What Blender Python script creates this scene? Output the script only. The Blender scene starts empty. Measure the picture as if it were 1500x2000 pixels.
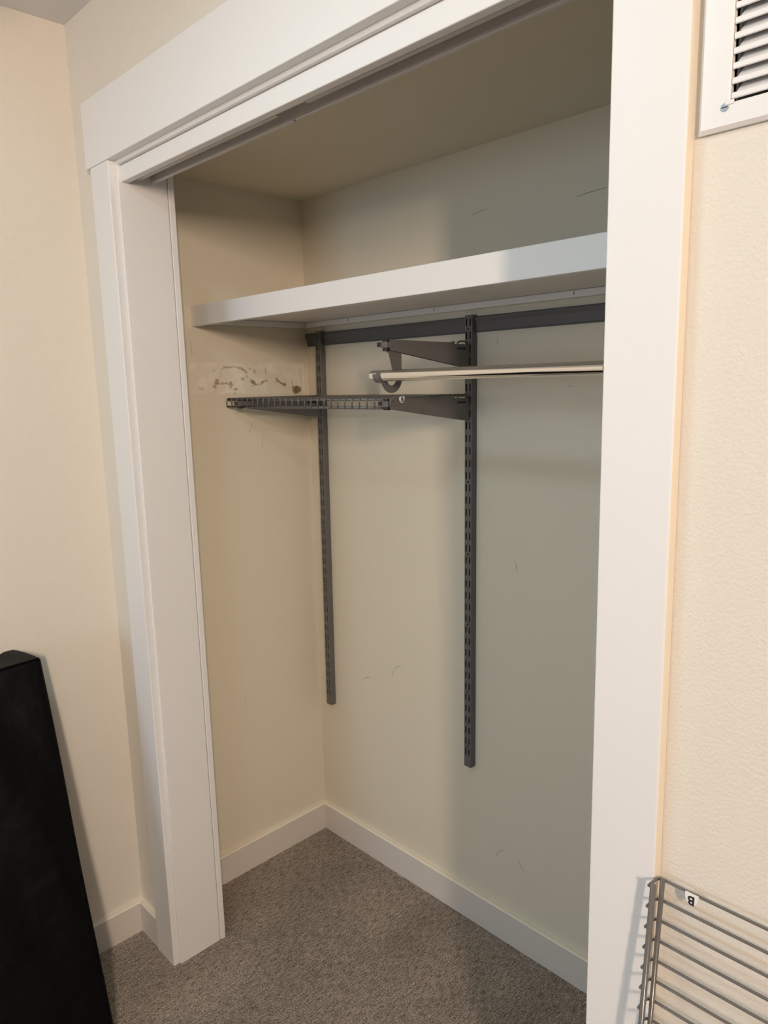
import bpy, bmesh, math, random
from mathutils import Vector, Matrix
from mathutils.geometry import tessellate_polygon
import numpy as np

random.seed(4); np.random.seed(4)
C = bpy.context.scene.collection
SC = bpy.context.scene

# ------------------------------------------------------------------ camera
cam_d = bpy.data.cameras.new('camera'); cam = bpy.data.objects.new('camera', cam_d); C.objects.link(cam)
cam_d.sensor_fit = 'VERTICAL'; cam_d.sensor_height = 36.0; cam_d.lens = 1432.69 / 2000 * 36.0
cam_d.clip_start = 0.02
Rt = Vector((0.69882646, 0.71488624, -0.02406751)); Up = Vector((-0.10628019, 0.13704868, 0.98484627))
Fw = Vector((-0.70735147, 0.68567873, -0.17175149))
cam.matrix_world = Matrix(((Rt.x, Up.x, -Fw.x, 1.86136), (Rt.y, Up.y, -Fw.y, -0.79924), (Rt.z, Up.z, -Fw.z, 1.52643), (0, 0, 0, 1)))
SC.camera = cam

# ------------------------------------------------------------------ world, lights, exposure
W = bpy.data.worlds.new('world'); SC.world = W; W.use_nodes = True
bg = W.node_tree.nodes['Background']; bg.inputs[0].default_value = (0.72, 0.84, 1.0, 1); bg.inputs[1].default_value = 1.0

def area(name, loc, direction, sx, sy, power, col):
    l = bpy.data.lights.new(name, 'AREA'); l.shape = 'RECTANGLE'; l.size = sx; l.size_y = sy
    l.energy = power; l.color = col
    o = bpy.data.objects.new(name, l); C.objects.link(o)
    o.location = loc; o.rotation_euler = Vector(direction).to_track_quat('-Z', 'Z').to_euler()
    return o
# high warm window on the right-hand wall of the bedroom, and the blue daylight window behind the camera
area('light_warm_window', (3.595, -1.80, 2.25), (-1, 0, 0), 0.70, 0.17, 114, (1.0, 0.785, 0.63))
lamp = area('light_ceiling_lamp', (1.02, -0.77, 2.325), (0, 0, -1), 0.30, 0.30, 6.1, (0.68, 0.93, 1.0)); lamp.data.shape = 'DISK'
area('light_day_window', (1.0, -5.16, 1.45), (0, 1, 0), 1.8, 1.3, 41, (0.58, 0.79, 1.0))
SC.view_settings.view_transform = 'Standard'; SC.view_settings.look = 'None'
SC.view_settings.gamma = 1.0; SC.view_settings.use_curve_mapping = False
SC.view_settings.exposure = 0.0

# ------------------------------------------------------------------ materials
def srgb(r, g, b):
    f = lambda c: c / 12.92 if c <= 0.04045 else ((c + 0.055) / 1.055) ** 2.4
    return (f(r / 255), f(g / 255), f(b / 255), 1)

def mat(name, col, rough=0.5, metal=0.0, var=0.04, vscale=3.0, bump=0.0, bscale=200.0, bdist=0.001, spec=0.5, detail=3.0, stretch=None):
    """Principled material, base colour gently varied and surface roughened by noise."""
    m = bpy.data.materials.new(name); m.use_nodes = True
    nt = m.node_tree; N = nt.nodes; L = nt.links
    b = N['Principled BSDF']
    b.inputs['Roughness'].default_value = rough; b.inputs['Metallic'].default_value = metal
    b.inputs['Specular IOR Level'].default_value = spec
    tc = N.new('ShaderNodeTexCoord'); src = tc.outputs['Object']
    n1 = N.new('ShaderNodeTexNoise'); n1.inputs['Scale'].default_value = vscale; n1.inputs['Detail'].default_value = 4
    L.new(src, n1.inputs['Vector'])
    mx = N.new('ShaderNodeMix'); mx.data_type = 'RGBA'
    k = 1 - var
    mx.inputs[6].default_value = (col[0] * k, col[1] * k, col[2] * k, 1)
    k = min(1.0, 1 + var)
    mx.inputs[7].default_value = (col[0] * k, col[1] * k, col[2] * k, 1)
    L.new(n1.outputs['Fac'], mx.inputs[0]); L.new(mx.outputs[2], b.inputs['Base Color'])
    m['_mix'] = mx.name
    if bump > 0:
        n2 = N.new('ShaderNodeTexNoise'); n2.inputs['Scale'].default_value = bscale; n2.inputs['Detail'].default_value = detail
        if stretch:
            mp = N.new('ShaderNodeMapping'); mp.inputs['Scale'].default_value = stretch
            L.new(src, mp.inputs['Vector']); L.new(mp.outputs[0], n2.inputs['Vector'])
        else:
            L.new(src, n2.inputs['Vector'])
        bp = N.new('ShaderNodeBump'); bp.inputs['Strength'].default_value = bump; bp.inputs['Distance'].default_value = bdist
        L.new(n2.outputs['Fac'], bp.inputs['Height']); L.new(bp.outputs[0], b.inputs['Normal'])
    return m

WALLC = (0.745, 0.695, 0.605, 1)
M = {}
M['wall'] = mat('cream_wall_paint', WALLC, 0.55, var=0.02, bump=0.55, bscale=230, bdist=0.0016, spec=0.3, detail=2.0)
M['wallfar'] = mat('taupe_bounce_cut_paint', (0.42, 0.39, 0.36, 1), 0.6, var=0.02, bump=0.3, bscale=170, bdist=0.0015, spec=0.3)  # made-up darker tone for the unseen walls, cuts bounce light
M['closet'] = mat('closet_wall_paint', (0.72, 0.66, 0.53, 1), 0.6, var=0.02, bump=0.12, bscale=120, bdist=0.001, spec=0.3)
M['ceil'] = mat('white_ceiling_paint', (0.78, 0.77, 0.76, 1), 0.7, var=0.02, bump=0.25, bscale=150, bdist=0.001, spec=0.2)
M['trim'] = mat('white_trim_paint', (0.80, 0.785, 0.765, 1), 0.5, var=0.012, bump=0.03, bscale=60, bdist=0.001)
M['shelfpaint'] = mat('white_shelf_paint', (0.80, 0.785, 0.765, 1), 0.42, var=0.012, bump=0.03, bscale=60, bdist=0.001)
M['metal'] = mat('grey_epoxy_steel', (0.128, 0.122, 0.117, 1), 0.42, var=0.05, bump=0.05, bscale=900, bdist=0.0003)
M['wire'] = mat('grey_coated_wire', (0.125, 0.117, 0.11, 1), 0.2, var=0.05, bump=0.02, bscale=900, bdist=0.0003, spec=0.7)
M['track'] = mat('grey_painted_rail', (0.112, 0.107, 0.107, 1), 0.5, var=0.05)
M['dark'] = mat('black_plastic_and_slot_shade', (0.012, 0.012, 0.012, 1), 0.4)
M['chrome'] = mat('polished_chrome', (0.82, 0.81, 0.79, 1), 0.06, metal=1.0, var=0.01)
M['alu'] = mat('brushed_aluminium', (0.60, 0.57, 0.56, 1), 0.45, metal=0.15, var=0.06, vscale=30)
M['vent'] = mat('white_vent_enamel', (0.80, 0.785, 0.77, 1), 0.35, var=0.01)
M['duct'] = mat('dull_duct_lining', (0.5, 0.5, 0.5, 1), 0.8, var=0.1)
M['tag'] = mat('white_tag_plastic', (0.82, 0.81, 0.79, 1), 0.4, var=0.01)
M['ink'] = mat('black_ink', (0.015, 0.013, 0.013, 1), 0.5)
M['scuff'] = mat('grey_scuff', (0.43, 0.39, 0.33, 1), 0.7, var=0.2, vscale=60)
M['screw'] = mat('zinc_screw', (0.35, 0.36, 0.38, 1), 0.35, metal=0.8)
M['base'] = mat('dull_baseboard_paint', (0.675, 0.625, 0.565, 1), 0.5, var=0.02, bump=0.03, bscale=60, bdist=0.001)
M['basetop'] = mat('cream_baseboard_edge', (0.84, 0.775, 0.65, 1), 0.5, var=0.02)

def black_cloth():
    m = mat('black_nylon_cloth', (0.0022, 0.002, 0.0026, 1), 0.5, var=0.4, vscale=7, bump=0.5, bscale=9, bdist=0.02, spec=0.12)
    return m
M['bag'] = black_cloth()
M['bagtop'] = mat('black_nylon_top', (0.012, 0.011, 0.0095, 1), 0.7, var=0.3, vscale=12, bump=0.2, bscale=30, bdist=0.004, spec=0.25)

def carpet_mat():
    m = bpy.data.materials.new('taupe_loop_carpet'); m.use_nodes = True
    nt = m.node_tree; N = nt.nodes; L = nt.links; b = N['Principled BSDF']
    b.inputs['Roughness'].default_value = 0.95; b.inputs['Specular IOR Level'].default_value = 0.1
    tc = N.new('ShaderNodeTexCoord')
    def noise(scale, st=(1, 1, 1), det=2.0):
        mp = N.new('ShaderNodeMapping'); mp.inputs['Scale'].default_value = st; L.new(tc.outputs['Object'], mp.inputs['Vector'])
        n = N.new('ShaderNodeTexNoise'); n.inputs['Scale'].default_value = scale; n.inputs['Detail'].default_value = det
        L.new(mp.outputs[0], n.inputs['Vector']); return n.outputs['Fac']
    big = noise(3.0, (1.6, 1, 1), 3.0); mid = noise(42.0, (2.6, 0.7, 1), 3.0); fine = noise(300.0, (1.25, 0.8, 1), 2.5); row = noise(190.0, (1.5, 0.24, 1), 2.0)
    def mixc(fac, a, c, lo=0.0, hi=1.0):
        r = N.new('ShaderNodeMapRange'); r.inputs[1].default_value = lo; r.inputs[2].default_value = hi
        if fac is not None: L.new(fac, r.inputs[0])
        x = N.new('ShaderNodeMix'); x.data_type = 'RGBA'; L.new(r.outputs[0], x.inputs[0])
        for i, v in ((6, a), (7, c)):
            if isinstance(v, tuple): x.inputs[i].default_value = v
            else: L.new(v, x.inputs[i])
        return x.outputs[2]
    c1 = mixc(fine, (0.075, 0.060, 0.047, 1), (0.56, 0.485, 0.41, 1), 0.36, 0.64)
    c2 = mixc(mid, (0.185, 0.155, 0.127, 1), (0.40, 0.34, 0.285, 1), 0.33, 0.67)
    x = N.new('ShaderNodeMix'); x.data_type = 'RGBA'; x.inputs[0].default_value = 0.36
    L.new(c1, x.inputs[6]); L.new(c2, x.inputs[7])
    c3 = N.new('ShaderNodeMix'); c3.data_type = 'RGBA'; c3.blend_type = 'MULTIPLY'; c3.inputs[0].default_value = 1.0
    L.new(x.outputs[2], c3.inputs[6]); L.new(mixc(big, (0.84, 0.84, 0.84, 1), (1.1, 1.09, 1.08, 1), 0.35, 0.65), c3.inputs[7])
    c4 = N.new('ShaderNodeMix'); c4.data_type = 'RGBA'; c4.blend_type = 'MULTIPLY'; c4.inputs[0].default_value = 1.0
    L.new(c3.outputs[2], c4.inputs[6]); L.new(mixc(row, (0.66, 0.65, 0.64, 1), (1.16, 1.16, 1.16, 1), 0.36, 0.56), c4.inputs[7])
    L.new(c4.outputs[2], b.inputs['Base Color'])
    bp = N.new('ShaderNodeBump'); bp.inputs['Strength'].default_value = 0.8; bp.inputs['Distance'].default_value = 0.004
    L.new(fine, bp.inputs['Height']); L.new(bp.outputs[0], b.inputs['Normal'])
    return m
M['carpet'] = carpet_mat()

def scar_mat():
    """closet wall paint with old adhesive scar and brown torn-paper stains, weights from the mesh attribute 'scar'"""
    m = mat('scarred_closet_paint', (0.72, 0.66, 0.53, 1), 0.6, var=0.02, bump=0.12, bscale=120, bdist=0.001, spec=0.3)
    nt = m.node_tree; N = nt.nodes; L = nt.links; b = N['Principled BSDF']; mx = N[m['_mix']]
    at = N.new('ShaderNodeAttribute'); at.attribute_name = 'scar'
    sp = N.new('ShaderNodeSeparateColor'); L.new(at.outputs['Color'], sp.inputs[0])
    cur = mx.outputs[2]
    for i, col in enumerate([(0.82, 0.76, 0.67, 1), (0.33, 0.215, 0.09, 1), (0.10, 0.062, 0.03, 1)]):
        k = N.new('ShaderNodeMix'); k.data_type = 'RGBA'; L.new(sp.outputs[i], k.inputs[0]); L.new(cur, k.inputs[6]); k.inputs[7].default_value = col
        cur = k.outputs[2]
    L.new(cur, b.inputs['Base Color'])
    return m
M['scar'] = scar_mat()

# ------------------------------------------------------------------ mesh helpers
def box(bm, x0, x1, y0, y1, z0, z1, bev=0.0, seg=1):
    vs = [bm.verts.new((x, y, z)) for x in (x0, x1) for y in (y0, y1) for z in (z0, z1)]
    q = lambda a, b, c, d: bm.faces.new((vs[a], vs[b], vs[c], vs[d]))
    fs = [q(0, 1, 3, 2), q(4, 6, 7, 5), q(0, 4, 5, 1), q(2, 3, 7, 6), q(0, 2, 6, 4), q(1, 5, 7, 3)]
    if bev:
        es = {e for f in fs for e in f.edges}
        bmesh.ops.bevel(bm, geom=list(es), offset=bev, segments=seg, profile=0.5, affect='EDGES')

def prism(bm, outer, a0, a1, axis='x', holes=()):
    """extrude a 2D outline (with holes) along an axis; 2D = the two other axes in xyz order"""
    def P(u, v, w):
        return {'x': (w, u, v), 'y': (u, w, v), 'z': (u, v, w)}[axis]
    loops = [list(outer)] + [list(h) for h in holes]
    flat = [p for l in loops for p in l]
    tris = tessellate_polygon([[Vector((p[0], p[1], 0)) for p in l] for l in loops])
    va = [bm.verts.new(P(p[0], p[1], a0)) for p in flat]; vb = [bm.verts.new(P(p[0], p[1], a1)) for p in flat]
    for t in tris:
        for vv in (va, vb):
            try: bm.faces.new([vv[i] for i in t])
            except ValueError: pass
    o = 0
    for l in loops:
        n = len(l)
        for i in range(n):
            j = (i + 1) % n
            try: bm.faces.new((va[o + i], va[o + j], vb[o + j], vb[o + i]))
            except ValueError: pass
        o += n

def tube(bm, pts, r, seg=8, caps=True):
    pts = [Vector(p) for p in pts]; rings = []
    n = len(pts); ref = None
    for i, p in enumerate(pts):
        t = (pts[min(i + 1, n - 1)] - pts[max(i - 1, 0)]).normalized()
        if ref is None:
            a = Vector((0, 0, 1)) if abs(t.z) < 0.9 else Vector((1, 0, 0)); ref = t.cross(a).normalized()
        ref = (ref - t * ref.dot(t)).normalized(); o = t.cross(ref)
        rr = r[i] if isinstance(r, (list, tuple)) else r
        rings.append([bm.verts.new(p + (ref * math.cos(2 * math.pi * k / seg) + o * math.sin(2 * math.pi * k / seg)) * rr) for k in range(seg)])
    for a, b in zip(rings, rings[1:]):
        for k in range(seg):
            f = bm.faces.new((a[k], a[(k + 1) % seg], b[(k + 1) % seg], b[k])); f.smooth = True
    if caps:
        bm.faces.new(rings[0][::-1]); bm.faces.new(rings[-1])

def circ(cx, cy, r, n=10, a0=0.0, a1=2 * math.pi, closed=True):
    m = n if closed else n - 1
    return [(cx + r * math.cos(a0 + (a1 - a0) * k / m), cy + r * math.sin(a0 + (a1 - a0) * k / m)) for k in range(n)]

def rect(u0, u1, v0, v1): return [(u0, v0), (u1, v0), (u1, v1), (u0, v1)]

def obj(name, bm, m, parent=None, origin=None, smooth_angle=None):
    """ONE mesh object from a bmesh in world coordinates; a child is stored relative to its parents"""
    bmesh.ops.recalc_face_normals(bm, faces=bm.faces[:])
    me = bpy.data.meshes.new(name)
    off = Vector((0, 0, 0))
    p = parent
    while p is not None: off += p.location; p = p.parent
    loc = Vector(origin) - off if origin is not None else Vector((0, 0, 0))
    bmesh.ops.translate(bm, verts=bm.verts[:], vec=-(off + loc))
    bm.to_mesh(me); bm.free()
    if m is not None: me.materials.append(m)
    o = bpy.data.objects.new(name, me); C.objects.link(o)
    o.location = loc
    if parent is not None: o.parent = parent
    return o

def empty(name, loc, label, cat, group=None):
    o = bpy.data.objects.new(name, None); C.objects.link(o); o.location = loc; o.empty_display_size = 0.05
    o['label'] = label; o['category'] = cat
    if group: o['group'] = group
    return o

def struct(name, bm, m, label=None, parent=None):
    o = obj(name, bm, m, parent)
    if parent is None: o['kind'] = 'structure'
    if label: o['label'] = label
    return o

def copy_tree(o, parent=None):
    c = o.copy(); C.objects.link(c)
    if parent is not None:
        c.parent = parent; c.matrix_parent_inverse = o.matrix_parent_inverse.copy()
    for ch in o.children: copy_tree(ch, c)
    return c

BM = bmesh.new

# ------------------------------------------------------------------ the setting
D = 0.6831            # inner face of the closet's back wall
CE = 2.3725           # bedroom ceiling
CC = 2.0819           # closet ceiling
RX, BY = 3.62, -5.20  # right-hand and rear bedroom walls
JX0, JX1 = 0.2097, 1.4166     # jamb faces (opening)
HZ = 2.0219           # underside of the head jamb
CRX = 1.62            # closet right wall

b = BM(); box(b, -0.1, RX + 0.1, BY - 0.1, D + 0.1, -0.06, 0.0); struct('floor', b, M['carpet'], 'taupe ribbed carpet on bedroom and closet floor')
b = BM(); box(b, -0.1, RX + 0.1, BY - 0.1, 0.0, CE, CE + 0.1); struct('ceiling', b, M['ceil'], 'white bedroom ceiling above the closet')
b = BM(); box(b, 0.0, CRX + 0.1, 0.137, D + 0.1, CC, CC + 0.08); struct('ceiling_closet', b, M['closet'], 'shaded cream ceiling inside the closet')
b = BM(); box(b, -0.1, 0.0, BY - 0.1, 0.06, -0.06, CE + 0.1); struct('wall_left', b, M['wall'], 'cream bedroom wall left of the closet')

b = BM()   # front wall, with the closet opening and a hole for the return-air duct
VX0, VX1, VZ0, VZ1 = 1.5465, 1.8465, 1.7905, 2.0905    # duct hole
prism(b, [(0.0, 0.0), (JX0 - 0.019, 0.0), (JX0 - 0.019, HZ + 0.019), (JX1 + 0.019, HZ + 0.019), (JX1 + 0.019, 0.0), (RX, 0.0), (RX, CE), (0.0, CE)],
      0.0, 0.137, 'y', [rect(VX0, VX1, VZ0, VZ1)])
struct('wall_front', b, M['wall'], 'cream bedroom wall around the closet opening and vent')

def wall_with_hole(name, axis, a0, a1, u0, u1, h, label):
    bb = BM(); prism(bb, [(u0, -0.06), (u1, -0.06), (u1, CE + 0.1), (u0, CE + 0.1)], a0, a1, axis, [rect(*h)])
    return struct(name, bb, M['wallfar'], label)
b = BM(); prism(b, [(BY - 0.1, -0.06), (0.1, -0.06), (0.1, CE + 0.1), (BY - 0.1, CE + 0.1)], RX, RX + 0.1, 'x', [rect(-2.375, -1.325, 2.14, 2.355)])
struct('wall_right', b, M['wallfar'], 'unseen bedroom wall darkened to taupe to cut bounce light, with a high window')
wall_with_hole('wall_rear', 'y', BY - 0.1, BY, -0.1, RX + 0.1, (0.1, 1.9, 0.8, 2.1), 'unseen bedroom wall darkened to taupe to cut bounce light, with a daylight window')
b = BM(); prism(b, rect(-2.435, -1.265, 2.08, CE - 0.001), RX - 0.018, RX, 'x', [rect(-2.375, -1.325, 2.14, 2.355)]); struct('window_1', b, M['trim'], 'white frame of the high window')
b = BM(); prism(b, rect(0.02, 1.98, 0.72, 2.18), BY, BY + 0.018, 'y', [rect(0.1, 1.9, 0.8, 2.1)]); struct('window_2', b, M['trim'], 'white frame of the rear window')

# closet left wall: fine grid where the paint is scarred
def seg_d(Y, Z, a, c):
    ay, az = a; cy, cz = c; dy, dz = cy - ay, cz - az; l2 = dy * dy + dz * dz + 1e-12
    t = np.clip(((Y - ay) * dy + (Z - az) * dz) / l2, 0, 1)
    return np.hypot(Y - ay - t * dy, Z - az - t * dz)
def vnoise(Y, Z, s, seed):
    rs = np.random.RandomState(seed); g = rs.rand(64, 64)
    u, v = Y * s, Z * s; i, j = np.floor(u).astype(int), np.floor(v).astype(int); fu, fv = u - i, v - j
    fu, fv = fu * fu * (3 - 2 * fu), fv * fv * (3 - 2 * fv)
    G = lambda a, c: g[a % 64, c % 64]
    return (G(i, j) * (1 - fu) * (1 - fv) + G(i + 1, j) * fu * (1 - fv) + G(i, j + 1) * (1 - fu) * fv + G(i + 1, j + 1) * fu * fv)
def make_scar_wall():
    ys = np.unique(np.concatenate([[0.137, 0.2], np.arange(0.235, D, 0.0016), [D]]))
    zs = np.unique(np.concatenate([[-0.02, 0.3, 0.8, 1.2, 1.45], np.arange(1.47, 1.665, 0.0014), [1.7, 2.0, CC + 0.04]]))
    Y, Z = np.meshgrid(ys, zs, indexing='ij')
    wob = 0.0026
    Yw = Y + (vnoise(Y, Z, 160, 1) - .5) * wob * 2; Zw = Z + (vnoise(Y, Z, 160, 2) - .5) * wob * 2
    pale = np.zeros_like(Y); brown = np.zeros_like(Y); dark = np.zeros_like(Y)
    n1 = vnoise(Y, Z, 26, 3) * 0.6 + vnoise(Y, Z, 75, 4) * 0.4; n2 = vnoise(Y, Z, 240, 5)
    top, bot = 1.5972 + (n1 - .5) * 0.003, 1.5095 - (Y - 0.27) * 0.012
    inside = np.clip((top - Z) / 0.003, 0, 1) * np.clip((Z - bot) / 0.003, 0, 1) * np.clip((Y - 0.262) / 0.012, 0, 1) * np.clip((0.672 - Y) / 0.006, 0, 1)
    pale = inside * (0.28 + 0.70 * np.clip((n1 - 0.42) * 4, 0, 1))
    # raised paint lines on the edges of the scar
    for (pl, w, s) in (([(0.2735, 1.5976), (0.34, 1.5977), (0.486, 1.598), (0.672, 1.5972)], 0.0011, .5), ([(0.2615, 1.5133), (0.388, 1.51), (0.613, 1.5074), (0.682, 1.5063)], 0.0012, .7)):
        for a, c in zip(pl, pl[1:]): pale = np.maximum(pale, s * np.clip(1.6 - seg_d(Y, Z, a, c) / w, 0, 1) * (0.4 + n2))
    def stroke(arr, pl, w, s, soft=1.8):
        if len(pl) == 1: pl = pl * 2
        for a, c in zip(pl, pl[1:]):
            d = seg_d(Yw, Zw, a, c); arr[:] = np.maximum(arr, s * np.clip(soft - d / w, 0, 1) * (0.55 + 0.6 * n2))
    stroke(brown, [(0.3632, 1.559), (0.3721, 1.5803), (0.3768, 1.5848)], 0.0012, .45)
    stroke(brown, [(0.3768, 1.5848), (0.4113, 1.5865), (0.4354, 1.5826), (0.4532, 1.5715)], 0.0018, .75)
    stroke(brown, [(0.425, 1.5845), (0.4354, 1.5822), (0.4532, 1.5715)], 0.0026, .7)
    stroke(brown, [(0.3442, 1.5392), (0.3501, 1.5404), (0.3603, 1.539), (0.381, 1.5394), (0.4018, 1.5357)], 0.0022, .8)
    stroke(brown, [(0.3506, 1.5466), (0.35, 1.5391), (0.3436, 1.5312)], 0.0045, .85)
    stroke(brown, [(0.3962, 1.5384), (0.3953, 1.5302)], 0.0042, .75)
    for p, w, s in (((0.3439, 1.5754), .003, .45), ((0.4395, 1.5518), .0045, .7), ((0.4524, 1.5586), .003, .6), ((0.4648, 1.5807), .003, .5), ((0.4814, 1.5713), .0048, .6)): stroke(brown, [p], w, s)
    stroke(brown, [(0.4702, 1.5436), (0.4777, 1.5383), (0.4853, 1.5329), (0.5015, 1.5353), (0.5099, 1.5417), (0.5265, 1.5468)], 0.0022, .7)
    stroke(brown, [(0.4709, 1.5306), (0.4754, 1.5266), (0.4804, 1.5304)], 0.0013, .5)
    stroke(dark, [(0.4690, 1.5445), (0.4750, 1.5405), (0.4805, 1.5362)], 0.0042, .55)
    stroke(dark, [(0.508, 1.5405), (0.511, 1.5425)], 0.002, .4)
    stroke(dark, [(0.5204, 1.5798), (0.5223, 1.5679)], 0.0016, .7)
    stroke(dark, [(0.5613, 1.5503), (0.5676, 1.5435), (0.5756, 1.5375), (0.5838, 1.5339), (0.5922, 1.531)], 0.0015, .75)
    stroke(brown, [(0.5613, 1.5503), (0.5756, 1.5375), (0.5922, 1.531)], 0.003, .55); stroke(dark, [(0.590, 1.5315)], 0.0038, .5)
    stroke(dark, [(0.5591, 1.5415), (0.564, 1.5396)], 0.0014, .5)
    blob = np.clip(1.5 - np.hypot((Yw - 0.6361) / 0.0125, (Zw - 1.5165) / 0.0095), 0, 1); dark[:] = np.maximum(dark, np.clip(blob * 2, 0, 1) * (0.35 + 0.5 * n2)); brown[:] = np.maximum(brown, np.clip(blob * 2.4, 0, 1) * .8)
    stroke(dark, [(0.6184, 1.5401), (0.6205, 1.5291), (0.6226, 1.5223)], 0.0015, .55); stroke(dark, [(0.6375, 1.5398), (0.6337, 1.5344)], 0.001, .45)
    stroke(dark, [(0.6315, 1.5584)], 0.0016, .7); stroke(dark, [(0.5802, 1.575)], 0.0014, .6)
    stroke(brown, [(0.4069, 1.5228), (0.419, 1.5221)], 0.0016, .7); stroke(dark, [(0.4046, 1.5109), (0.4137, 1.5104)], 0.0014, .45)
    stroke(brown, [(0.2932, 1.5266), (0.3059, 1.5263)], 0.003, .4); stroke(brown, [(0.32, 1.515), (0.352, 1.5145)], 0.0014, .3)
    stroke(brown, [(0.655, 1.5806), (0.655, 1.514)], 0.0012, .35)
    stroke(dark, [(0.2737, 1.6581), (0.2789, 1.6236)], 0.001, .35); stroke(dark, [(0.3262, 1.6509)], 0.0018, .35)
    stroke(dark, [(0.274, 1.494)], 0.0012, .5); stroke(brown, [(0.287, 1.483), (0.296, 1.481)], 0.0012, .3); stroke(dark, [(0.49, 1.585)], 0.0012, .3)
    grid = np.stack([np.zeros_like(Y) - 0.0004 * np.clip(brown * 0.7 + dark, 0, 1) + 0.0005 * pale, Y, Z], -1).reshape(-1, 3)
    ny, nz = len(ys), len(zs)
    idx = np.arange(ny * nz).reshape(ny, nz)
    q = np.stack([idx[:-1, :-1], idx[1:, :-1], idx[1:, 1:], idx[:-1, 1:]], -1).reshape(-1, 4)
    me = bpy.data.meshes.new('wall_closet_left')
    nv = len(grid)
    # back skin and rim close the wall to a slab
    back = np.array([[-0.1, ys[0], zs[0]], [-0.1, ys[-1], zs[0]], [-0.1, ys[-1], zs[-1]], [-0.1, ys[0], zs[-1]]])
    faces = q.tolist(); B0 = nv
    faces.append([B0, B0 + 3, B0 + 2, B0 + 1])
    me.from_pydata(np.concatenate([grid, back]).tolist(), [], faces)
    at = me.color_attributes.new('scar', 'FLOAT_COLOR', 'POINT')
    cols = np.zeros((nv + 4, 4), dtype=np.float32); cols[:nv, 0] = pale.ravel(); cols[:nv, 1] = np.clip(brown.ravel(), 0, 1); cols[:nv, 2] = np.clip(dark.ravel(), 0, 1); cols[:, 3] = 1
    at.data.foreach_set('color', cols.ravel()); me.materials.append(M['scar'])
    o = bpy.data.objects.new('wall_closet_left', me); C.objects.link(o); o['kind'] = 'structure'
    o['label'] = 'closet side wall with a pale band of torn stained paint'
    return o
wall_cl = make_scar_wall()

b = BM(); box(b, -0.1, CRX + 0.1, D, D + 0.1, -0.02, CC + 0.05); wall_cb = struct('wall_closet_back', b, M['closet'], 'cream closet back wall with faint scuffs')
b = BM(); box(b, CRX, CRX + 0.1, 0.137, D, -0.02, CC + 0.05); struct('wall_closet_right', b, M['closet'], 'cream closet side wall behind the right casing')

def scuff(pl, axis, parent, w=0.0008):
    bb = BM()
    pts = [Vector((p[0], D - 0.0004, p[1])) if axis == 'y' else Vector((0.0004, p[0], p[1])) for p in pl]
    tube(bb, pts, [w * (0.5 + 0.5 * (i % 2)) for i in range(len(pts))], 5)
    for v in bb.verts:
        if axis == 'y': v.co.y = D - 0.0004 + (v.co.y - D + 0.0004) * 0.4
        else: v.co.x = 0.0004 + (v.co.x - 0.0004) * 0.4
    o = obj('scuff_mark', bb, M['scuff'], parent); return o
for pl in ([(0.3505, 0.6501), (0.355, 0.662), (0.36, 0.6724), (0.3713, 0.6836), (0.3888, 0.6932)], [(0.2149, 0.6001), (0.2346, 0.6126), (0.2536, 0.6162)],
           [(0.7993, 1.0814), (0.8055, 1.065), (0.8073, 1.0522)], [(0.7424, 0.2325), (0.7529, 0.2501), (0.7718, 0.2653)], [(0.8208, 0.2553), (0.8276, 0.2404), (0.8392, 0.231)],
           [(0.745, 1.6306), (0.7451, 1.6172)], [(0.6635, 1.9286), (0.6873, 1.9316), (0.7106, 1.9345)], [(0.9543, 1.9158), (0.9852, 1.9193), (1.0271, 1.9215)], [(0.9441, 1.5142), (0.9521, 1.5107)]):
    scuff(pl, 'y', wall_cb)
for pl in ([(0.3864, 0.579), (0.3811, 0.5569)], [(0.5009, 1.382), (0.4947, 1.3435)], [(0.4645, 1.4227), (0.4516, 1.3929)]):
    scuff(pl, 'x', wall_cl, 0.0006)

# baseboards
def baseboard(name, x0, x1, y0, y1, label, h=0.093):
    bb = BM(); box(bb, x0, x1, y0, y1, -0.01, h, 0.0028); o = struct(name, bb, M['base'], label)
    o.data.materials.append(M['basetop'])      # the wall colour was brushed over the top edge
    for f in o.data.polygons:
        if f.normal.z > 0.5: f.material_index = 1
    return o
T = 0.016
baseboard('baseboard_left', -0.01, T, BY, 0.02, 'white baseboard along the left bedroom wall', 0.090)
baseboard('baseboard_front', T - 0.003, 0.1134, -T, 0.01, 'short white baseboard beside the left casing', 0.0897)
baseboard('baseboard_front_right', 1.5095, RX, -T, 0.0, 'white baseboard right of the closet')
baseboard('baseboard_closet_left', -0.01, T, 0.12, D + 0.01, 'white baseboard on the closet side wall')
baseboard('baseboard_closet_back', T - 0.003, CRX, D - T, D + 0.01, 'white baseboard along the closet back wall', 0.0927)

# casings, jambs, head board
def trim(name, x0, x1, y0, y1, z0, z1, label, bev=0.0018):
    bb = BM(); box(bb, x0, x1, y0, y1, z0, z1, bev, 2); return struct(name, bb, M['trim'], label)
trim('trim_1', 0.1134, 0.2032, -0.0183, 0.0, -0.01, 2.03, 'white casing board left of the closet')
tr2 = trim('trim_2', 1.4231, 1.5095, -0.0183, 0.0, -0.01, 2.03, 'white casing board right of the closet')
M['edge'] = mat('cream_paint_on_casing_edge', (0.83, 0.755, 0.62, 1), 0.5, var=0.02)
tr2.data.materials.append(M['edge'])
for f in tr2.data.polygons:
    if f.normal.x > 0.9: f.material_index = 1
trim('trim_3', 0.0946, 1.5283, -0.0205, 0.0, 2.03, 2.1724, 'white head casing over the closet opening')
trim('trim_4', JX0 - 0.019, JX0, -0.0004, 0.1205, -0.01, HZ + 0.019, 'white left door jamb')
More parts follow.
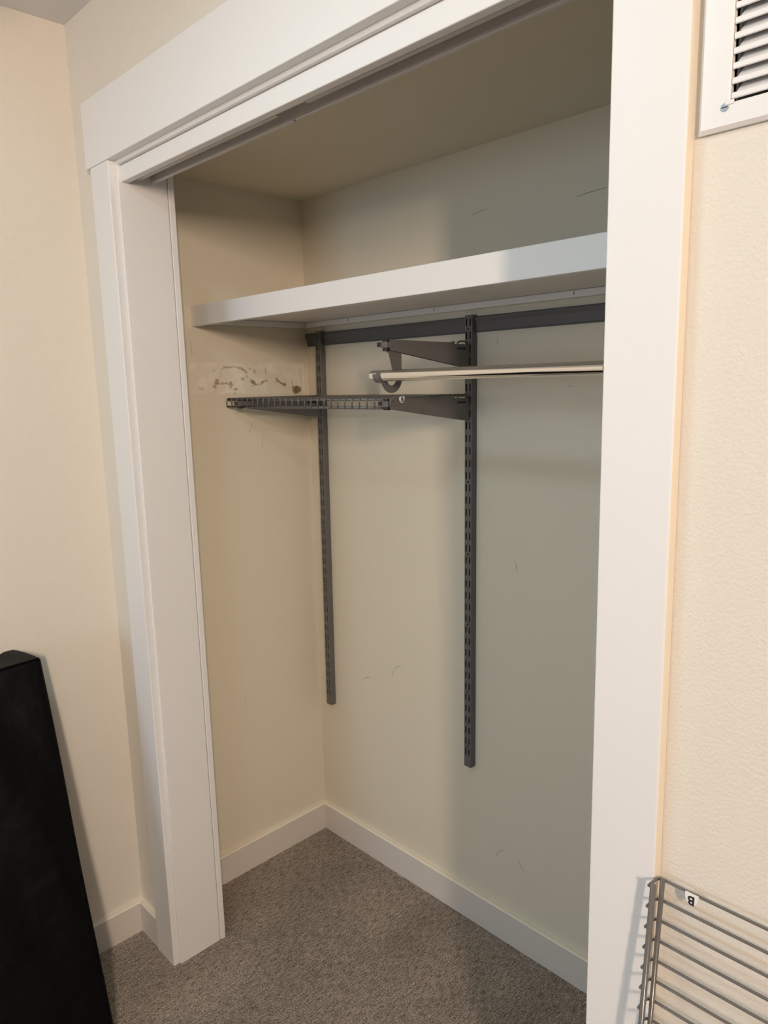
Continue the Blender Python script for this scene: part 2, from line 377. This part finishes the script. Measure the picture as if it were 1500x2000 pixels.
trim('trim_5', JX0 - 0.0185, JX0 + 0.0004, 0.1222, 0.138, -0.01, HZ + 0.019, 'narrow white strip on the inner edge of the left jamb')
trim('trim_6', JX1, JX1 + 0.019, -0.0004, 0.137, -0.01, HZ + 0.019, 'white right door jamb')
trim('trim_7', JX0, JX1, -0.0004, 0.137, HZ, HZ + 0.019, 'white head jamb above the opening')
trim('trim_8', JX0, JX1, 0.008, 0.026, 1.9865, HZ - 0.0008, 'white fascia board hiding the sliding door track')

# flush ceiling light in front of the closet (its lamp is set at the top)
t = empty('ceiling_light', (1.02, -0.77, CE), 'round white flush ceiling light in front of the closet', 'ceiling light')
b = BM(); prism(b, circ(1.02, -0.77, 0.17, 40), CE - 0.043, CE - 0.0005, 'z', [circ(1.02, -0.77, 0.158, 40)]); obj('rim', b, M['trim'], t)
b = BM(); prism(b, circ(1.02, -0.77, 0.158, 40), CE - 0.012, CE - 0.0005, 'z'); obj('base_plate', b, M['trim'], t)

# ------------------------------------------------------------------ sliding-door track
t = empty('sliding_door_track', (0.81, 0.06, HZ), 'empty double aluminium sliding door track under the head jamb', 'door track')
b = BM(); box(b, JX0, JX1, 0.028, 0.0935, HZ - 0.0035, HZ - 0.0003); obj('top_plate', b, M['alu'], t)
for (y0, nm) in ((0.0415, 'front_rail'), (0.0795, 'rear_rail')):
    b = BM()
    box(b, JX0, JX1, y0 + 0.0005, y0 + 0.0025, 1.996, HZ - 0.0035)
    for (xa, xb) in ((JX0, 0.744), (0.827, JX1)):
        prism(b, [(y0, 1.9995), (y0 + 0.0005, 1.9955), (y0 + 0.003, 1.9945), (y0 + 0.0085, 1.9945), (y0 + 0.0092, 1.9965), (y0 + 0.0085, 1.9985), (y0 + 0.003, 1.9985)], xa, xb, 'x')
    obj(nm, b, M['alu'], t)
b = BM(); box(b, JX0, JX1, 0.0300, 0.0318, 1.999, HZ - 0.0035); box(b, JX0, JX1, 0.0355, 0.0368, 2.003, HZ - 0.0035); obj('guide_lip', b, M['alu'], t)

# ------------------------------------------------------------------ built-in closet shelf
t = empty('closet_shelf', (0.8, 0.48, 1.70), 'white painted wooden shelf spanning the closet above the grey rail', 'shelf')
b = BM(); box(b, 0.0005, CRX - 0.0005, 0.298, D - 0.0005, 1.7198, 1.738, 0.001); obj('shelf_board', b, M['shelfpaint'], t)
b = BM(); box(b, 0.0005, CRX - 0.0005, 0.2808, 0.2985, 1.696, 1.7499, 0.0014, 2); obj('front_edge', b, M['shelfpaint'], t)
b = BM(); box(b, 0.0205, CRX - 0.0005, D - 0.0195, D - 0.0005, 1.7035, 1.7192, 0.0012); obj('cleat', b, M['shelfpaint'], t)
b = BM(); box(b, 0.0005, 0.0195, 0.299, D - 0.0005, 1.7035, 1.7192, 0.0012); obj('cleat', b, M['shelfpaint'], t)
for x in (0.222, 0.555, 0.965):
    b = BM(); box(b, x, x + 0.0016, D - 0.0199, D - 0.019, 1.709, 1.7165); o = obj('nail_hole', b, M['ink'], t)

# ------------------------------------------------------------------ grey wall rail
t = empty('hanging_rail', (0.65, D, 1.647), 'long grey steel rail screwed to the back wall below the shelf', 'rail')
b = BM(); prism(b, [(D - 0.0005, 1.6865), (D - 0.0075, 1.6865), (D - 0.0095, 1.6835), (D - 0.0098, 1.678), (D - 0.0075, 1.672), (D - 0.0062, 1.665), (D - 0.0062, 1.652), (D - 0.008, 1.6475), (D - 0.0005, 1.6475)], 0.006, 1.45, 'x')
for v in b.verts:
    if v.co.x < 0.01: v.co.x += (1.6865 - v.co.z) * 0.17
obj('rail_body', b, M['track'], t)
for x in (0.30, 0.92):
    b = BM(); prism(b, circ(x, 1.6590, 0.0035, 12), D - 0.0072, D - 0.0060, 'y'); obj('screw', b, M['track'], t)

# ------------------------------------------------------------------ slotted uprights hanging on the rail
SW, SD = 0.0240, 0.0205     # width, depth
STOP, SLEN = 1.6900, 1.2130
PITCH = 0.032
def make_upright():
    root = empty('slotted_upright', (0, D, STOP), '', 'shelf upright', 'grey slotted uprights on the closet back wall')
    z1, z0 = STOP, STOP - SLEN
    yf = D - SD
    b = BM(); hw = SW / 2; sw, so = 0.0019, 0.0057
    for (xa, xb) in ((-so + sw, so - sw),): box(b, xa, xb, yf, yf + 0.0016, z0, z1)
    for s in (-1, 1): prism(b, [(s * (so + sw), yf), (s * (hw - 0.0014), yf), (s * hw, yf + 0.0014), (s * hw, yf + 0.0017), (s * (so + sw), yf + 0.0016)], z0, z1, 'z')
    z = z1 - 0.008; prev = z1
    while True:
        last = z - 0.018 < z0 + 0.004
        for s in (-1, 1): box(b, s * so - sw, s * so + sw, yf, yf + 0.0016, z0 if last else z, prev)
        if last: break
        prev = z - 0.0185; z -= PITCH
    obj('face_plate', b, M['metal'], root)
    b = BM(); box(b, -hw + 0.0017, hw - 0.0017, yf + 0.0065, yf + 0.0075, z0 + 0.002, z1 - 0.002); obj('slot_shade_strip', b, M['dark'], root)  # added black strip standing in for the shade behind the slots
    scr = [z1 - 0.008 - PITCH * i + 0.0068 for i in (1, 7, 13, 19, 25, 31, 36)]
    prof = [(yf + 0.0014, z0), (D - 0.0006, z0), (D - 0.0006, 1.632), (D - 0.0105, 1.652), (D - 0.0105, 1.681), (D - 0.0006, 1.6875), (D - 0.0006, z1), (yf + 0.0014, z1)]
    for s in (-1, 1):
        b = BM(); x = s * SW / 2; prism(b, prof, x - s * 0.0016, x, 'x'); obj('side_flange', b, M['metal'], root)
    b = BM(); box(b, -SW / 2 + 0.0016, SW / 2 - 0.0016, yf + 0.0016, D - 0.0006, z1 - 0.0016, z1); obj('top_cap', b, M['metal'], root)
    for zc in scr:
        b = BM(); prism(b, circ(0, zc, 0.0030, 12), yf - 0.0004, yf + 0.001, 'y'); obj('screw', b, M['dark'], root)
    return root
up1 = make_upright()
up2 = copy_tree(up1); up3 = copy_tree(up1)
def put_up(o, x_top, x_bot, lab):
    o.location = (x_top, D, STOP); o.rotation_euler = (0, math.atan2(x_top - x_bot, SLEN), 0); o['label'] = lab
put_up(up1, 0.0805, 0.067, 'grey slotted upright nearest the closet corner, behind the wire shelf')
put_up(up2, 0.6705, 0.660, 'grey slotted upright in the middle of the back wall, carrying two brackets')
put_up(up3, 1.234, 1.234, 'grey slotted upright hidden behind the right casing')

# ------------------------------------------------------------------ brackets
def make_bracket():
    """root at the upright's face; arm runs towards -y, top of the arm at local z = 0"""
    root = empty('shelf_bracket', (0, 0, 0), '', 'bracket', 'grey brackets on the slotted uprights')
    Yb, Yt = 0.0, -0.279        # back end, front end (local y)
    out = [(Yb, -0.058), (Yb + 0.0, -0.004), (-0.030, -0.0035), (-0.036, -0.0035), (-0.052, -0.0035), (-0.060, -0.0085), (-0.067, 0.000), (-0.14, 0.0005), (Yt, 0.002), (Yt - 0.002, 0.0), (Yt - 0.002, -0.019), (Yt, -0.0215), (-0.030, -0.0580), (-0.006, -0.0605), (-0.002, -0.0600)]
    slot = rect(-0.050, -0.016, -0.0170, -0.0115)
    for s in (-1, 1):
        b = BM(); prism(b, out, s * 0.0052, s * 0.0040, 'x', [slot] if s > 0 else []); obj('side_plate', b, M['metal'], root)
    b = BM(); box(b, -0.0036, 0.0030, -0.056, -0.010, -0.022, -0.007); obj('spring_clip', b, M['dark'], root)
    b = BM(); box(b, -0.0040, 0.0040, Yt, -0.068, -0.0018, 0.0003); obj('top_strip', b, M['metal'], root)
    b = BM(); tube(b, [(0, -0.042, -0.004), (0, -0.040, 0.001), (0, -0.030, 0.0035), (0, -0.015, 0.0035), (0, -0.006, 0.001), (0, -0.004, -0.006)], 0.0022, 8); obj('locking_hook', b, M['metal'], root)
    b = BM(); box(b, -0.003, 0.003, -0.062, -0.055, -0.006, 0.003, 0.0008); obj('stop_tab', b, M['metal'], root)
    b = BM(); box(b, -0.003, 0.003, 0.0, 0.006, -0.052, -0.036); box(b, -0.003, 0.003, 0.0, 0.006, -0.028, -0.010); obj('hook_tab', b, M['metal'], root)
    b = BM()
    box(b, -0.0090, 0.0048, Yt - 0.0120, Yt - 0.002, -0.0235, -0.0160, 0.0006); box(b, -0.0090, 0.0048, Yt - 0.0120, Yt - 0.002, -0.0030, 0.0018, 0.0006)
    box(b, -0.0240, -0.0090, Yt - 0.0150, Yt - 0.006, -0.0135, -0.0040, 0.0012)
    obj('end_clip', b, M['dark'], root)
    b = BM(); box(b, -0.0130, 0.0050, Yt - 0.0135, Yt + 0.002, -0.0165, -0.0030, 0.001); obj('end_block', b, M['metal'], root)
    return root
YB = D - SD - 0.0004
br_low = make_bracket()
br_up, br_left, br_far = copy_tree(br_low), copy_tree(br_low), copy_tree(br_low)
for o, p, lab in ((br_low, (0.6690, YB, 1.4914), 'lower grey bracket on the middle upright, holding the wire shelf end'),
                  (br_up, (0.6700, YB, 1.6222), 'upper grey bracket on the middle upright, with the rod hook below it'),
                  (br_left, (0.0785, YB, 1.4914), 'grey bracket under the wire shelf beside the closet corner'),
                  (br_far, (1.234, YB, 1.6222), 'grey bracket hidden behind the right casing')):
    o.location = p; o['label'] = lab

# ------------------------------------------------------------------ rod holders and the chrome rod
RY, RZ, RR = 0.360, 1.5447, 0.0123
def make_holder():
    root = empty('rod_holder', (0.67, RY, 1.597), '', 'rod holder', 'hooked rod holders under the upper brackets')
    cy, cz, ro, ri = 0.3893, 1.5385, 0.0325, 0.0155
    outer = [(0.3800, 1.601), (0.3945, 1.553)]
    outer += circ(cy, cz, ri, 16, math.radians(15), math.radians(-190), False)
    outer += circ(cy, cz, ro, 22, math.radians(-180), math.radians(0), False)
    outer += [(0.4217, 1.5550), (0.4225, 1.596)]
    b = BM(); prism(b, outer, 0.6690, 0.6710, 'x'); obj('hook_plate', b, M['metal'], root)
    b = BM(); prism(b, [(0.380, 1.5965), (0.4225, 1.590), (0.4225, 1.601), (0.380, 1.611)], 0.6644, 0.6690, 'x'); obj('hanger_tab', b, M['metal'], root)
    b = BM(); arc = circ(RY, RZ, RR + 0.0030, 18, math.radians(165), math.radians(375), False) + circ(RY, RZ, RR + 0.0004, 18, math.radians(375), math.radians(165), False)
    prism(b, arc, 0.6550, 0.6689, 'x')
    for f in b.faces: f.smooth = False
    obj('rod_cradle', b, M['metal'], root)
    b = BM(); arc = circ(RY, RZ, RR + 0.0045, 18, math.radians(150), math.radians(390), False) + circ(RY, RZ, RR + 0.0006, 18, math.radians(390), math.radians(150), False)
    prism(b, arc, 0.6670, 0.6735, 'x'); obj('cradle_lip', b, M['metal'], root)
    return root
h1 = make_holder(); h1['label'] = 'grey hooked holder cradling the left end of the chrome rod'
h2 = copy_tree(h1); h2.location.x += 0.564; h2['label'] = 'grey holder at the right end of the chrome rod, beside the casing'

t = empty('clothes_rod', (0.6405, RY, RZ), 'polished chrome clothes rod resting in the grey hooked holder', 'rod')
b = BM(); tube(b, [(0.6405, RY, RZ), (1.30, RY, RZ)], RR, 40, caps=False)
tube(b, [(0.6405, RY, RZ), (1.30, RY, RZ)], RR - 0.0014, 40, caps=False)
obj('rod_tube', b, M['chrome'], t)
b = BM(); prism(b, circ(RY, RZ, RR - 0.0012, 24), 0.660, 0.662, 'x'); obj('end_plug', b, M['dark'], t)

# ------------------------------------------------------------------ ventilated wire shelves
def letter_mesh(ch, size):
    cu = bpy.data.curves.new('letter', 'FONT'); cu.body = ch; cu.size = size; cu.extrude = 0.00025; cu.offset = size * 0.022
    cu.align_x = 'CENTER'; cu.align_y = 'CENTER'; cu.resolution_u = 3
    o = bpy.data.objects.new('letter', cu); C.objects.link(o)
    bpy.context.view_layer.update()
    me = bpy.data.meshes.new_from_object(o.evaluated_get(bpy.context.evaluated_depsgraph_get()))
    bpy.data.objects.remove(o); me.materials.clear(); me.materials.append(M['ink'])
    return me
B_ME = letter_mesh('B', 0.0150)

def wire_shelf(length, depth, n, label, clip_pos):
    """local frame: X along the shelf, Y from the front lip to the back, Z up (deck top at 0)"""
    root = empty('wire_shelf', (0, 0, 0), label, 'shelf')
    pitch = length / (n - 1); wr = 0.0018
    b = BM()
    pts = [(0, depth, -wr), (0, 0.006, -wr)] + [(0, 0.006 - 0.006 * math.sin(a), -wr - 0.006 + 0.006 * math.cos(a)) for a in (0.5, 1.0, 1.57)] + [(0, 0.0, -0.0268)]
    tube(b, pts, wr, 8)
    w0 = obj('deck_wire', b, M['wire'], root)
    w0.location = (0, 0, 0)
    for k in range(1, n):
        w = w0.copy(); C.objects.link(w); w.parent = root; w.location = (pitch * k, 0, 0)
    def bar(name, y, z, r):
        bb = BM(); tube(bb, [(-0.003, y, z), (length + 0.003, y, z)], r, 10); obj(name, bb, M['wire'], root)
    bar('front_bar', 0.0074, -0.0062, 0.0031); bar('lip_bar', 0.0048, -0.0255, 0.0035)
    bar('support_bar', depth * 0.46, -0.0054, 0.0024); bar('support_bar', depth * 0.78, -0.0054, 0.0024); bar('back_bar', depth - 0.003, -0.0054, 0.0024)
    # size tag clipped on an end wire: half disc below the wire with a printed letter
    X, y, side = clip_pos
    tg = [(-0.0078, 0.002), (0.0078, 0.002)] + [(0.0078 * math.cos(a), -0.0125 * math.sin(a)) for a in [math.pi * i / 14 for i in range(15)]]
    return root, tg

# shelf on the two lower brackets
sx0, sy0, sz0, slen, sdep = 0.0055, 0.3765, 1.4980, 0.6720, 0.272
ws1, tg = wire_shelf(slen, sdep, 27, 'grey wire shelf level on brackets inside the closet', (0, 0, 1))
ws1.location = (sx0, sy0, sz0)
b = BM(); prism(b, [(p[0] + 0.036, p[1] - 0.0025) for p in tg], slen - 0.0008, slen + 0.0026, 'x'); tag1 = obj('size_tag', b, M['tag'], None); tag1.parent = ws1; tag1['label'] = 'small white size tag'
l1 = bpy.data.objects.new('tag_letter', B_ME); C.objects.link(l1); l1.parent = tag1
l1.matrix_local = Matrix(((0, 0, 1, slen + 0.0028), (1, 0, 0, 0.036), (0, 1, 0, -0.0078), (0, 0, 0, 1)))

# shelf standing on end against the wall, right of the casing
LL, LD = 0.918, 0.405
ws2, tg = wire_shelf(LL, LD, 36, 'grey wire shelf stood on end, leaning on the wall below the vent', (0, 0, 1))
a = math.atan(0.092)
Xv, Zv, Yv = Vector((0, math.sin(a), math.cos(a))), Vector((0, math.cos(a), -math.sin(a))), Vector((1, 0, 0))
base = Vector((1.5125, -0.0126 - LL * math.sin(a), 0.0165))
ws2.matrix_world = Matrix(((Xv.x, Yv.x, Zv.x, base.x), (Xv.y, Yv.y, Zv.y, base.y), (Xv.z, Yv.z, Zv.z, base.z), (0, 0, 0, 1)))
TX = 0.042   # tag centre along the end wire
# half disc lies in the plane of the deck (local X-Y), hanging inwards from the end wire
b = BM(); prism(b, [(LL - 0.0010 + p[1], TX + p[0]) for p in tg], -0.0045, -0.0005, 'z'); tag2 = obj('size_tag', b, M['tag'], None); tag2.parent = ws2; tag2['label'] = 'white half-round tag printed with a black letter B upside down'
l2 = bpy.data.objects.new('tag_letter', B_ME); C.objects.link(l2); l2.parent = tag2
# letter faces the room (-Z local); its up points down the shelf (-X local), its right points to -Y local
l2.matrix_local = Matrix(((0, -1, 0, LL - 0.0068), (-1, 0, 0, TX), (0, 0, -1, -0.0048), (0, 0, 0, 1)))

# ------------------------------------------------------------------ return-air vent
FX0, FX1, FZ0, FZ1 = 1.5155, 1.8775, 1.7670, 2.1140
t = empty('air_vent', (FX0, 0, FZ0), 'white louvred return air vent high on the wall right of the closet', 'vent')
def frame_side(pts):
    bb = BM(); vs = [bb.verts.new(p) for p in pts]; return bb
b = BM()
ox0, ox1, oz0, oz1 = FX0, FX1, FZ0, FZ1; ix0, ix1, iz0, iz1 = VX0, VX1, VZ0, VZ1
def ring(d0x, y): return [(ox0 + d0x, y, oz0 + d0x), (ox1 - d0x, y, oz0 + d0x), (ox1 - d0x, y, oz1 - d0x), (ox0 + d0x, y, oz1 - d0x)]
def iring(d, y): return [(ix0 - d, y, iz0 - d), (ix1 + d, y, iz0 - d), (ix1 + d, y, iz1 + d), (ix0 - d, y, iz1 + d)]
rings = [ring(0, -0.0012), ring(0, -0.0045), ring(0.0035, -0.0080), iring(0.0012, -0.0080), iring(0.0, -0.0070), iring(0.0, 0.006), iring(0.0018, 0.006)]
rv = [[b.verts.new(p) for p in r] for r in rings]
for r0, r1 in zip(rv, rv[1:]):
    for k in range(4): b.faces.new((r0[k], r0[(k + 1) % 4], r1[(k + 1) % 4], r1[k]))
obj('frame', b, M['vent'], t)
# louvres
sp = 0.01345; nsl = 22
b = BM()
x0, x1 = VX0 + 0.0006, VX1 - 0.0006
prof_lip = [(-0.0050, 0.0), (-0.0060, 0.0008), (-0.0060, 0.0052), (-0.0052, 0.0060), (-0.0046, 0.0052), (-0.0044, 0.0006)]
prism(b, prof_lip, x0, x1, 'x')
prism(b, [(-0.0050, 0.0058), (-0.0050, 0.0048), (0.0130, 0.0194), (0.0130, 0.0206)], x0 + 0.0042, x1 - 0.0042, 'x')
bmesh.ops.translate(b, verts=b.verts[:], vec=(0, 0, VZ0 + 0.0032))
s0 = obj('louvre_slat', b, M['vent'], t)
for k in range(1, nsl):
    s = s0.copy(); C.objects.link(s); s.parent = t; s.location = Vector((0, 0, sp * k)) + s0.location
b = BM()   # open duct box behind
box(b, VX0 + 0.001, VX1 - 0.001, 0.125, 0.13, VZ0 + 0.001, VZ1 - 0.001)
box(b, VX0 + 0.0005, VX0 + 0.002, 0.0065, 0.125, VZ0 + 0.001, VZ1 - 0.001); box(b, VX1 - 0.002, VX1 - 0.0005, 0.0065, 0.125, VZ0 + 0.001, VZ1 - 0.001)
box(b, VX0 + 0.002, VX1 - 0.002, 0.0065, 0.125, VZ0 + 0.0005, VZ0 + 0.002); box(b, VX0 + 0.002, VX1 - 0.002, 0.0065, 0.125, VZ1 - 0.002, VZ1 - 0.0005)
obj('duct_lining', b, M['duct'], t)
for (x, z) in ((VX0 - 0.0045, VZ0 - 0.0035), (VX1 + 0.0045, VZ0 - 0.0035), (VX0 - 0.0045, VZ1 + 0.0035), (VX1 + 0.0045, VZ1 + 0.0035)):
    b = BM(); prism(b, circ(x, z, 0.0038, 16), -0.0088, -0.0075, 'y'); sc = obj('screw', b, M['screw'], t)
    b = BM(); box(b, x - 0.003, x + 0.003, -0.0091, -0.0087, z - 0.0004, z + 0.0004); obj('screw_slot', b, M['ink'], sc)
    b = BM(); box(b, min(x, x + (0.009 if x < 1.7 else -0.009)), max(x, x + (0.009 if x < 1.7 else -0.009)), -0.0089, -0.0078, z + 0.0015, z + 0.0055, 0.0005) if z < 1.9 else box(b, x - 0.001, x + 0.001, -0.0082, -0.0078, z, z + 0.001)
    obj('corner_lug', b, M['vent'], t)

# ------------------------------------------------------------------ black cloth-covered folded case leaning on the left wall
def make_case():
    root = empty('folded_case', (0.2, -0.5, 0.0), 'tall flat black cloth-covered case leaning on the left wall', 'case')
    ny, nz, nt = 44, 56, 8
    H = 0.915; Y1, Y0 = -0.243, -0.95
    rs = np.random.RandomState(11)
    waves = [(rs.uniform(2, 9), rs.uniform(2, 9), rs.uniform(0, 6.28), rs.uniform(0.0005, 0.0018)) for _ in range(14)]
    def wr(u, v): return sum(a * math.sin(p * 3.1 * u + q * 2.3 * v + f) for p, q, f, a in waves)
    # front outline x(z), measured along the right-hand edge; the back stays on the wall at the top
    zs = [0.0, 0.2, 0.4, 0.6, 0.8, 0.88, 0.9115]; xf = [0.350, 0.2955, 0.2430, 0.1915, 0.1385, 0.1175, 0.1085]
    def front(z): return float(np.interp(z, zs, xf))
    def back(z): return 0.006 + (0.9115 - z) * 0.232
    b = BM()
    def topz(y, s):   # s: 0 back .. 1 front; top sags a little away from the corner, apex a little in from the corner
        d = Y1 - y
        z = 0.9125 - 0.001 * s
        z -= 0.05 * (1 - s) * min(1.0, max(0.0, d - 0.025) / 0.06) ** 1.2 + 0.006 * s * min(1, d / 0.3)
        return z
    rings = []
    for i in range(ny + 1):
        y = Y1 + (Y0 - Y1) * (i / ny) ** 1.15
        ring = []
        for k in range(nz + 1):      # front, bottom to top
            s = k / nz; zt = topz(y, 1.0); z = s * zt
            bul = 0.010 * math.sin(math.pi * s) ** 0.6 * min(1, (Y1 - y) / 0.05) + wr(y * 1.3, z) * min(1, (Y1 - y) / 0.04)
            ring.append((front(z) + bul, y + 0.001 * math.sin(z * 11) * (1 if i == 0 else 0.3), z))
        for k in range(1, nt):       # top, front to back
            s = 1 - k / nt; zt = topz(y, s); xa, xb = front(topz(y, 1.0)), back(0.9115)
            ring.append((xb + (xa - xb) * s, y - (0.024 * (1 - s) if i < 2 else 0.024 * (1 - s)), zt + 0.002 * math.sin(math.pi * s)))
        for k in range(nz + 1):      # back, top to bottom
            s = 1 - k / nz; z = s * topz(y, 0.0)
            ring.append((back(z), y - 0.024 * (z / 0.9), z))
        rings.append([b.verts.new(p) for p in ring])
    n = len(rings[0])
    for r0, r1 in zip(rings, rings[1:]):
        for k in range(n):
            f = b.faces.new((r0[k], r0[(k + 1) % n], r1[(k + 1) % n], r1[k])); f.smooth = True
            if nz <= k < nz + nt: f.material_index = 1; f.smooth = False
    for r, flip in ((rings[0], False), (rings[-1], True)):
        # side panel, strips between front and back columns
        fr, bk = r[:nz + 1], r[nz + nt:][::-1]
        m = nz + 1
        for k in range(m - 1):
            b.faces.new((fr[k], fr[k + 1], bk[k + 1], bk[k]))
        tp = [fr[-1]] + r[nz + 1:nz + nt] + [bk[-1]]
        if len(tp) > 3:
            b.faces.new(tp)
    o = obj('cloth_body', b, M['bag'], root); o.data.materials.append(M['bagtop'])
    # sewn piping along the top front edge and down the corner
    b = BM(); tube(b, [(front(topz(Y1 + (Y0 - Y1) * q / 30, 1)) + 0.001, Y1 + (Y0 - Y1) * q / 30, topz(Y1 + (Y0 - Y1) * q / 30, 1) - 0.0005) for q in range(31)], 0.0022, 6); obj('seam_piping', b, M['bag'], root)
    b = BM(); tube(b, [(front(z) - 0.002, Y1 + 0.0015 + 0.001 * math.sin(z * 11), z) for z in np.linspace(0.01, 0.908, 40)], 0.0022, 6); obj('seam_piping', b, M['bag'], root)
    return root
make_case()
